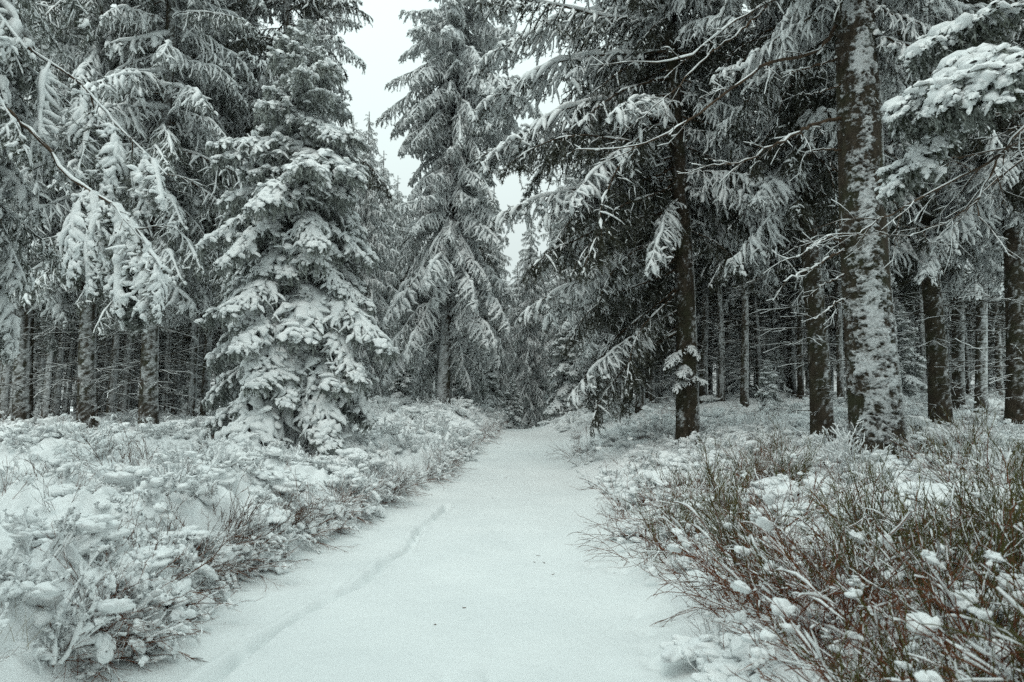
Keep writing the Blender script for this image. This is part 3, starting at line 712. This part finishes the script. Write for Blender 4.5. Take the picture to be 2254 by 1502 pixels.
MIDS = [(130, 27, 1.3), (152, 29, 1.2), (252, 25, 1.3), (278, 26, 1.6), (300, 31, 1.2), (366, 27, 1.5), (16, 24, 1.3), (34, 26, 1.4), (95, 31, 1.4), (545, 27, 1.2), (108, 24, 1.2), (232, 29, 1.2), (5, 29, 1.3), (75, 28, 1.2),
        (392, 30, 1.3), (440, 29, 1.2), (480, 33, 1.3), (172, 33, 1.3), (315, 35, 1.3), (405, 34, 1.2),
        (868, 44, 1.3), (900, 39, 1.1), (1020, 35, 1.6), (1068, 38, 1.4), (1383, 31, 1.3), (1408, 25, 1.9), (1427, 33, 1.1), (1442, 36, 1.3), (1467, 34, 1.2), (1362, 35, 1.2), (1340, 33, 1.1), (1452, 30, 1.1),
        (1550, 27, 1.4), (1586, 26, 1.5), (1640, 24, 1.3), (1668, 34, 1.3), (1748, 30, 1.2), (1706, 33, 1.2), (1852, 24, 1.1), (2090, 30, 1.1), (2200, 27, 1.2), (2010, 33, 1.2), (1975, 36, 1.2), (2250, 24, 1.1),
        (1565, 35, 1.1), (1612, 32, 1.2), (1630, 38, 1.2), (1728, 38, 1.2), (1762, 26, 1.1), (2030, 27, 1.1), (2180, 34, 1.2), (2130, 29, 1.1)]
MLAB = placed(MIDS, "slender stem", "farther back")
for i, it in enumerate(MIDS):
    xp, d, tw = it; centre = 860 < xp < 1100
    old_spruce(xp, d, 2+random.randrange(3) if not centre else 3, 2+i % 2, MLAB[it], random.uniform(0, 6.28), 1.0 if not centre else .72, random.uniform(-.02, .02), random.uniform(.8, 1.05),
               "slender spruces in the mid distance", tw=tw, zs=random.uniform(.9, 1.05))
# far spruces: scattered, kept out of the opening of sky above the path
pts = []
rr = random.Random(12)
tries = 0
while len(pts) < 190 and tries < 9000:
    tries += 1
    d = 26+45*rr.random()**.8; x = rr.uniform(-.86, .86)*d; a = x/d
    if x > xL(d)-3.5 and x < xR(d)+3.5 and d < 60: continue
    edge = 3.2/d
    if -.255-edge*.6 < a < .02+edge: continue
    if any((x-p[0])**2+(d-p[1])**2 < 2.1**2 for p in pts): continue
    pts.append((x, d))
for (x, d) in pts:
    old_spruce(1127+x/d*1503, d, 2+rr.randrange(3), 2+rr.randrange(2), "far snowy spruce in the dense wood beyond the nearer trees", rr.uniform(0, 6.28), rr.uniform(.85, 1.05), rr.uniform(-.02, .02),
               rr.uniform(.85, 1.1), "far spruces of the dense wood", tw=rr.uniform(1.0, 1.7), zs=rr.uniform(.85, 1.05))
# lower spruces closing the view at the end of the path
ENDS = [(1150, 46, .5, 1.1), (1110, 50, .6, 1.05), (1168, 39, .52, 1.25), (1138, 43, .5, 1.15), (1190, 44, .55, 1.1), (1060, 52, .68, 1.1), (1235, 48, .75, 1.2), (1010, 56, .7, 1.1), (950, 52, .62, 1.1), (905, 47, .62, 1.2), (868, 42, .62, 1.2), (835, 38, .6, 1.25), (800, 34, .6, 1.3),
        (1275, 44, .8, 1.1), (1130, 58, .5, 1.0), (765, 40, .75, 1.2), (1085, 39, .48, 1.5), (1250, 37, .5, 1.4), (1180, 62, .65, 1.1), (1040, 44, .6, 1.2)]
for i, it in enumerate(sorted(ENDS)):
    xp, d, s, zs = it
    old_spruce(xp, d, 5, 2, "%s from the left of the snowy spruces that close the far end of the path" % ORD[i], rr.uniform(0, 6.28), s, 0, .95, "snowy spruces at the end of the path", zs=zs, tw=.8)
SAPS = [(1128, 31.5, .42),  (1475, 30, .42), (1248, 32, .85), (1290, 34, .7), (890, 33, .6), (1000, 36, .6), (110, 30, .5), (432, 27, .55), (520, 22, .5), (2100, 33, .7), (1700, 28, .5), (1690, 22, .35),
        (600, 28, .6), (1900, 27, .7), (1985, 26, .7), (2040, 29, .6), (2205, 32, .7), (1620, 31, .6), (30, 34, .7), (205, 33, .7), (350, 36, .8), (1070, 33, .7), (1035, 32, .5)]
SLAB = placed(SAPS, "small snowy sapling", "growing low")
for i, it in enumerate(SAPS):
    xp, d, s = it; x, y = gx(xp, d), float(d)
    t = thing("sapling_spruce", SLAB[it], "sapling", (x, y, base_z(x, y)-.15), 0, "spruce saplings among the trunks")
    c = data_obj("crown", SMALL[0], t); c.rotation_euler = (0, 0, i*1.3); c.scale = (s*1.1, s*1.1, s)
    k = data_obj("trunk", TRK[3], t); k.scale = (.6*s, .6*s, s*.28)
# ------------------------------------------------------------------ undergrowth
def shrub(rng, n=16, h=.42, spread=.75, k1=5, k2=4, r=.0016, mats=(0, 1, 2), snow=.012, snow_p=.3, puffs=10, puff_r=.04, ang=.55, up=.6, curl=-.6, f1=.45, f2=.45, n2frac=1.0, base_r=.10, s0=1.1):
    """thin stemmed bush: 0 brown, 1 tip colour, 2 snow"""
    mb = MB(); a = rng.uniform(0, 2*pi, n); th = rng.uniform(.05, 1, n)**.7*spread
    p = np.stack([np.cos(a)*base_r*rng.random(n), np.sin(a)*base_r*rng.random(n), np.full(n, -.06)], 1)
    d = np.stack([np.cos(a)*np.sin(th), np.sin(a)*np.sin(th), np.cos(th)], 1)
    l = h*rng.uniform(.6, 1.15, n)/np.clip(np.cos(th), .6, 1)
    P0 = grow(p, d, l, 8, curl, .35, rng)
    tube(mb, P0, np.broadcast_to(r*1.6*(1-.55*np.linspace(0, 1, 8)), (n, 8)), 3, 0)
    p, d, pr, t = spawn(P0, k1, .3, .96, ang, rng, roll=1.6)
    l1 = l[pr]*f1*(1.15-.6*t)*rng.uniform(.6, 1.2, len(t))
    P1 = grow(p, d, l1, 5, curl, .35, rng); tube(mb, P1, np.broadcast_to(r*(1-.5*np.linspace(0, 1, 5)), P1.shape[:2]), 3, 1)
    p, d, pr2, t2 = spawn(P1, k2, .25, .95, ang, rng, roll=1.6)
    l2 = l1[pr2]*f2*rng.uniform(.5, 1.2, len(t2))
    P2 = grow(p, d, l2, 4, curl, .35, rng); tube(mb, P2, np.broadcast_to(r*.7*(1-.5*np.linspace(0, 1, 4)), P2.shape[:2]), 3, 1)
    if snow > 0:
        for P, f in ((P0, s0), (P1, 1.), (P2, .8)):
            m, q = P.shape[:2]; T = nrm(np.gradient(P, axis=1)); hz = np.sqrt(np.clip(1-T[..., 2]**2, 0, 1))
            rs = snow*f*(.15+.85*hz)*smooth_rand(rng, m, q, .2, 1.5)
            rs = np.where(smooth_rand(rng, m, q, 0, 1) > snow_p, rs, .0004)
            keep = rng.random(m) > snow_p*.6
            if keep.any(): tube(mb, P[keep], rs[keep], 4, 2, rng, .25, lift=.8, flat=.75)
    if puffs:
        tips = np.concatenate([P1[:, rng.integers(2, 5)], P0[:, 5]]); c = tips[rng.integers(0, len(tips), puffs)]
        puff(mb, c, puff_r*rng.uniform(.5, 1.4, puffs), rng, 2)
    return mb
def _ico():
    import bmesh
    bm = bmesh.new(); bmesh.ops.create_icosphere(bm, subdivisions=3, radius=1); V = np.array([v.co[:] for v in bm.verts]); F = np.array([[v.index for v in f.verts] for f in bm.faces]); bm.free(); return V, F
ICO = _ico()
def puff(mb, c, r, rng, mat, nb=6, fl=.7):
    """irregular clumps of snow: several small lumpy pieces run together"""
    V, F = ICO
    for ci, ri in zip(c, r):
        for q in range(nb):
            o = rng.uniform(0, 50); n = .75*fbm(V[:, 0]*1.5+o, V[:, 1]*1.5, V[:, 2]*1.5, 2, 3)+.30*fbm(V[:, 0]*5+o, V[:, 1]*5, V[:, 2]*5, 2, 9)
            sz = ri*rng.uniform(.22, .85)**1.1; off = rng.normal(0, .5, 3)*ri*np.array([1, 1, .3])
            mb.add(V*(.42+1.15*n)[:, None]*sz*np.array([rng.uniform(.8, 1.5), rng.uniform(.8, 1.5), fl]) + ci + off, F, mat)
def stuff(name, label, templates, pts, rots, scl, idx):
    col = bpy.data.collections.new(name+"_kinds")
    for i, (mb, mats) in enumerate(templates):
        o = bpy.data.objects.new("%s_kind_%02d" % (name, i), mb.mesh(name+"_mesh", mats)); col.objects.link(o)
    me = bpy.data.meshes.new(name); me.vertices.add(len(pts)); me.vertices.foreach_set("co", np.asarray(pts, np.float32).ravel())
    for nm, ty, dat in (("rot", 'FLOAT_VECTOR', rots), ("scl", 'FLOAT', scl), ("kid", 'INT', idx)):
        a = me.attributes.new(nm, ty, 'POINT'); a.data.foreach_set("vector" if ty == 'FLOAT_VECTOR' else "value", np.asarray(dat, np.int32 if ty == 'INT' else np.float32).ravel())
    ob = bpy.data.objects.new(name, me); C.objects.link(ob); tag(ob, label, None, None, "stuff")
    g = bpy.data.node_groups.new(name+"_scatter", 'GeometryNodeTree')
    g.interface.new_socket("Geometry", in_out='INPUT', socket_type='NodeSocketGeometry'); g.interface.new_socket("Geometry", in_out='OUTPUT', socket_type='NodeSocketGeometry')
    N = g.nodes; i_ = N.new('NodeGroupInput'); o_ = N.new('NodeGroupOutput'); iop = N.new('GeometryNodeInstanceOnPoints'); ci = N.new('GeometryNodeCollectionInfo')
    ci.inputs['Collection'].default_value = col; ci.inputs['Separate Children'].default_value = True; ci.inputs['Reset Children'].default_value = True
    iop.inputs['Pick Instance'].default_value = True
    def att(nm, ty):
        n_ = N.new('GeometryNodeInputNamedAttribute'); n_.data_type = ty; n_.inputs['Name'].default_value = nm; return n_.outputs['Attribute']
    e = N.new('FunctionNodeEulerToRotation'); L = g.links
    L.new(i_.outputs[0], iop.inputs['Points']); L.new(ci.outputs[0], iop.inputs['Instance']); L.new(att("kid", 'INT'), iop.inputs['Instance Index'])
    L.new(att("rot", 'FLOAT_VECTOR'), e.inputs[0]); L.new(e.outputs[0], iop.inputs['Rotation']); L.new(att("scl", 'FLOAT'), iop.inputs['Scale']); L.new(iop.outputs[0], o_.inputs[0])
    md = ob.modifiers.new("scatter", 'NODES'); md.node_group = g
    return ob
BM = [M_TWIG_B, M_TWIG_B, M_TSNOW]; GM = [M_TWIG_R, M_TWIG_G, M_TSNOW]; RM = [M_TWIG_R, M_TWIG_R, M_TSNOW]; XM = [M_TWIG_B, M_TWIG_G, M_TSNOW]
T_SNOWY = [(shrub(R(400+i), 9, .24, 1.1, 4, 3, .0018, snow=.021, snow_p=.05, puffs=5, puff_r=.065), BM) for i in range(4)]
T_CAP = []      # joined caps of snow bending the stems down
for i in range(4):
    rg = R(450+i); m_ = shrub(rg, 7, .20, 1.1, 3, 2, .0018, snow=.018, snow_p=.2, puffs=3, puff_r=.05)
    c_ = np.stack([rg.normal(0, .09, 5), rg.normal(0, .09, 5), rg.uniform(.08, .17, 5)], 1); puff(m_, c_, rg.uniform(.07, .15, 5), rg, 2, 10, .45); T_CAP.append((m_, BM))
T_TWIGGY = [(shrub(R(410+i), 6, .32, .95, 3, 3, .0019, snow=.0075, snow_p=.45, puffs=2, puff_r=.04, s0=.5), RM if i % 2 else BM) for i in range(4)]
T_GREEN = [(shrub(R(420+i), 12, .58, .72, 5, 3, .0032, snow=.006, snow_p=.7, puffs=1, puff_r=.03, ang=.42, f1=.5, f2=.5, s0=.35), (GM, XM, GM, XM)[i]) for i in range(4)]
T_RED = [(shrub(R(430+i), 10, .52, 1.1, 4, 3, .0028, snow=.007, snow_p=.6, puffs=2, puff_r=.04, ang=.5, curl=.6, s0=.4), RM) for i in range(3)]

def scatter(seed, n, fn, ymin, ymax, amax=.85):
    """candidate points, density falling with distance; fn(x, y) gives the keep probability"""
    rng = R(seed); y = ymin*(ymax/ymin)**rng.random(n); x = rng.uniform(-amax, amax, n)*(y+1.5)
    k = rng.random(n) < fn(x, y); x, y = x[k], y[k]
    return x, y, height(x, y), rng
tree_pts = [(o.location.x, o.location.y) for o in S.objects if o.get("category") == "tree" and o.location.y < 30]
def clear_of_trees(x, y, r=.42):
    k = np.ones(len(x), bool)
    for tx, ty in tree_pts: k &= np.hypot(x-tx, y-ty) > r
    return k
def lean_rot(rng, n, amt): return np.stack([rng.normal(0, amt, n), rng.normal(0, amt, n), rng.uniform(0, 6.28, n)], 1)

def left_growth():
    f = lambda x, y: np.where(xL(y)-x > .02, 1., 0)*(1-bare_patch(x, y))*(1-.75*smoothbank(x, y))*(1-.8*ss(-4.2, -4.8, x)*ss(5.6, 6.2, y)*ss(8.6, 8, y))
    x, y, z, rng = scatter(1, 3400, f, 2.6, 46); k = clear_of_trees(x, y); x, y, z = x[k], y[k], z[k]; n = len(x)
    idx = np.where(rng.random(n) < .80, rng.integers(0, 4, n), 4+rng.integers(0, 4, n)); idx = np.where(rng.random(n) < .2, 8+rng.integers(0, 4, n), idx)
    s = rng.uniform(.55, 1.1, n)*np.clip(.8+y/30, .8, 1.5)
    stuff("snowy_undergrowth", "low bilberry undergrowth left of the path, buried in clumps of fresh snow", T_SNOWY+T_TWIGGY+T_CAP, np.stack([x, y, z-.02], 1), lean_rot(rng, n, .2), s, idx)
    # overhanging fringe along the left edge of the path
    m = 300; y = 3.8*(40/3.8)**rng.random(m); x = xL(y)-.04-.12*rng.random(m)-.1*smoothbank(xL(y)-.1, y); z = height(x, y)
    rot = np.stack([rng.normal(0, .3, m), rng.uniform(.3, 1.15, m), rng.normal(0, .5, m)], 1)
    idx = np.where(rng.random(m) < .6, rng.integers(0, 4, m), np.where(rng.random(m) < .5, 4+rng.integers(0, 4, m), 8+rng.integers(0, 3, m)))
    stuff("path_edge_twigs", "brown twigs leaning out over the left edge of the path", T_SNOWY+T_TWIGGY+T_RED, np.stack([x, y, z+.02], 1), rot, rng.uniform(.5, .95, m), idx)
left_growth()
def right_growth():
    gr = lambda x, y: ss(15, 5, y)*ss(-.05, .5, x-xR(y))*ss(9, 3, x)
    f = lambda x, y: np.where(x-xR(y) > .08, 1., 0)*(1-.75*gr(x, y))
    x, y, z, rng = scatter(2, 4600, f, 2.2, 46); k = clear_of_trees(x, y); x, y, z = x[k], y[k], z[k]; n = len(x)
    idx = np.where(rng.random(n) < .4, rng.integers(0, 4, n), 4+rng.integers(0, 4, n)); idx = np.where(rng.random(n) < .22+.35*gr(x, y), 8+rng.integers(0, 4, n), idx)
    idx = np.where((y < 6.5) & (idx < 4), 8+rng.integers(0, 4, n), idx)
    stuff("frosted_undergrowth", "snowy bilberry undergrowth right of the path between the trunks", T_SNOWY+T_TWIGGY+T_CAP, np.stack([x, y, z-.02], 1), lean_rot(rng, n, .2), rng.uniform(.55, 1.1, n)*np.clip(.8+y/30, .8, 1.4), idx)
    f2 = lambda x, y: (1-ss(7, 5, y)*ss(.5, .3, x-xR(y)))*np.where(x-xR(y) > 0, ss(26, 12, y)*1.1*np.exp(-np.clip(x-xR(y), 0, 9)/.7), 0)*.6 + (1-ss(7, 5, y)*ss(.5, .3, x-xR(y)))*gr(x, y)*(.16+.85*ss(.42, .62, vnoise(x*.9, y*.9, 0, 55)))
    x, y, z, rng = scatter(3, 2300, f2, 1.6, 26); k = clear_of_trees(x, y); x, y, z = x[k], y[k], z[k]; n = len(x)
    red = rng.random(n) < np.clip(.85-.2*(x-xR(y)), .3, .85)
    idx = np.where(red, 4+rng.integers(0, 3, n), rng.integers(0, 4, n))
    rot = np.stack([rng.normal(0, .22, n), rng.normal(-.12, .25, n)-np.where(red, .25, 0), rng.normal(0, .6, n)+np.where(rng.random(n) < .5, 3.14, 0)], 1)
    stuff("green_twig_undergrowth", "dense green and russet bilberry twigs on the right side of the path", T_GREEN+T_RED, np.stack([x, y, z-.03], 1), rot, rng.uniform(.6, 1.15, n), idx)
right_growth()

# ------------------------------------------------------------------ single shrubs and small things
def single(name, label, cat, xp, yp, d, mb, mats, rz=0, s=1.0, tilt=(0, 0), group=None):
    x, y = gx(xp, d), float(d); z = base_z(x, y)+.05
    o = mb.obj(name, mats); o.location = (x, y, z); o.rotation_euler = (tilt[0], tilt[1], rz); o.scale = (s,)*3
    return tag(o, label, cat, group)
bare = lambda sd, n=7, h=.8, sn=.004, pf=3: shrub(R(sd), n, h, .55, 7, 5, .0032, snow=sn, snow_p=.3, puffs=pf, puff_r=.03, ang=.55, f1=.5, f2=.45, curl=-.3, base_r=.05)
single("bare_shrub", "tall leafless dark twigged shrub standing up from the snow at the left", "shrub", 275, 0, 9.0, bare(501), BM)
single("bare_shrub", "smaller leafless shrub with forked stems, right beside the tall one at the left", "shrub", 340, 0, 8.6, bare(502, 5, .6), BM)
single("bare_shrub", "fan of fine stems in front of the clean snow sheet at far left", "shrub", 120, 0, 7.4, bare(503, 10, .45, .006), BM)
single("bare_shrub", "dark bushy shrub at the left path edge below the young spruce", "shrub", 862, 0, 11.2, shrub(R(504), 20, .5, 1.1, 6, 4, .003, snow=.01, puffs=6, puff_r=.05), BM)
single("bare_shrub", "reddish leafless shrub in front of the gap between the two dark trunks", "shrub", 1650, 0, 9.5, bare(505, 9, .75), RM)
single("green_shrub", "upright dark green broom like bush in the middle of the right bank", "shrub", 1640, 0, 5.6, shrub(R(506), 34, .62, .6, 7, 4, .0026, snow=.004, snow_p=.8, puffs=2, puff_r=.03, ang=.35, s0=.4), XM)
single("green_shrub", "tall green stemmed shrub spreading over the right edge of the picture", "shrub", 2110, 0, 3.3, shrub(R(507), 18, .85, .75, 7, 4, .0028, snow=.005, snow_p=.6, puffs=3, puff_r=.035, ang=.45, s0=.4), GM)
single("green_shrub", "green twigged bush in the lower right corner nearest to the camera", "shrub", 2060, 0, 2.5, shrub(R(508), 30, .60, .7, 6, 4, .0026, snow=.003, snow_p=.8, puffs=0, puff_r=.035, ang=.4, s0=.4), XM)
single("frosted_shrub", "pale frost covered bush at the foot of the thickest trunk", "shrub", 1855, 0, 9.4, shrub(R(509), 26, .6, .9, 6, 4, .0022, snow=.014, snow_p=.15, puffs=5, puff_r=.04), BM)
single("bare_shrub", "small tuft of brown twigs out on the path snow beside the right bank", "shrub", 1352, 0, 8.9, shrub(R(510), 8, .22, .9, 5, 3, .0015, snow=.003, puffs=0), RM)
single("fallen_branch", "bare forked branch sticking out over the path at the lower left bank", "branch", 315, 0, 4.75, shrub(R(511), 3, .45, 1.2, 3, 3, .004, snow=.0, puffs=0, curl=.3), BM, tilt=(.2, 1.1))
for i, (xp, d, sz, lab) in enumerate(((520, 6.6, 1.0, "dark tangle of brown twigs under the snow at the left path edge, nearest of three"), (640, 7.6, .9, "dark tangle of brown twigs at the left path edge, middle one of three"), (395, 5.6, .8, "low dark tangle of twigs beneath the snow pillows at the lower left bank"))):
    single("bare_shrub", lab, "shrub", xp, 0, d, shrub(R(530+i), 26, .40*sz, 1.2, 5, 4, .0026, snow=.004, snow_p=.7, puffs=0, s0=.3), BM, tilt=(.1, .5))
def grass_blades():
    mb = MB(); rng = R(520)
    p = rng.uniform(-.12, .12, (9, 3))*np.array([1, .6, 0]); d = np.stack([rng.normal(.2, .4, 9), rng.normal(0, .2, 9), np.ones(9)], 1)
    P = grow(p, d, rng.uniform(.14, .34, 9), 7, .8, .2, rng); tube(mb, P, np.broadcast_to(.0016*(1-.8*np.linspace(0, 1, 7)), (9, 7)), 3, 0); return mb
M_STRAW = plain_mat("dry_grass", (.25, .2, .12), (.4, .34, .2), 6)
single("grass_tuft", "few dry straw blades poking from the snow mound at the lower left", "grass", 85, 0, 3.75, grass_blades(), [M_STRAW])
for i, (a, b, l) in enumerate(((1180, 1225, .05), (1200, 1242, .04), (1115, 1062, .10), (1082, 1100, .08), (1178, 1240, .03), (960, 1382, .03), (1215, 1268, .03), (845, 1155, .12), (1025, 1342, .04), (1340, 1155, .12), (1372, 1248, .04), (1180, 985, .12))):
    q = flat_pt(a, b); mb = MB(); rng = R(600+i)
    P = grow(np.zeros((1, 3)), np.array([[cos(i*2.1), sin(i*2.1)*.5, .15]]), np.array([l]), 6, 1.5, 1.2, rng); tube(mb, P, np.array([[.003, .004, .003, .003, .002, .001]]), 5, 0)
    o = mb.obj("fallen_twig", [M_TWIG_B]); o.location = (q[0], q[1], float(height(q[0:1], q[1:2])[0])+.003)
    tag(o, "tiny dark twig lying on the smooth snow of the path", "twig", "tiny twigs dropped on the path")
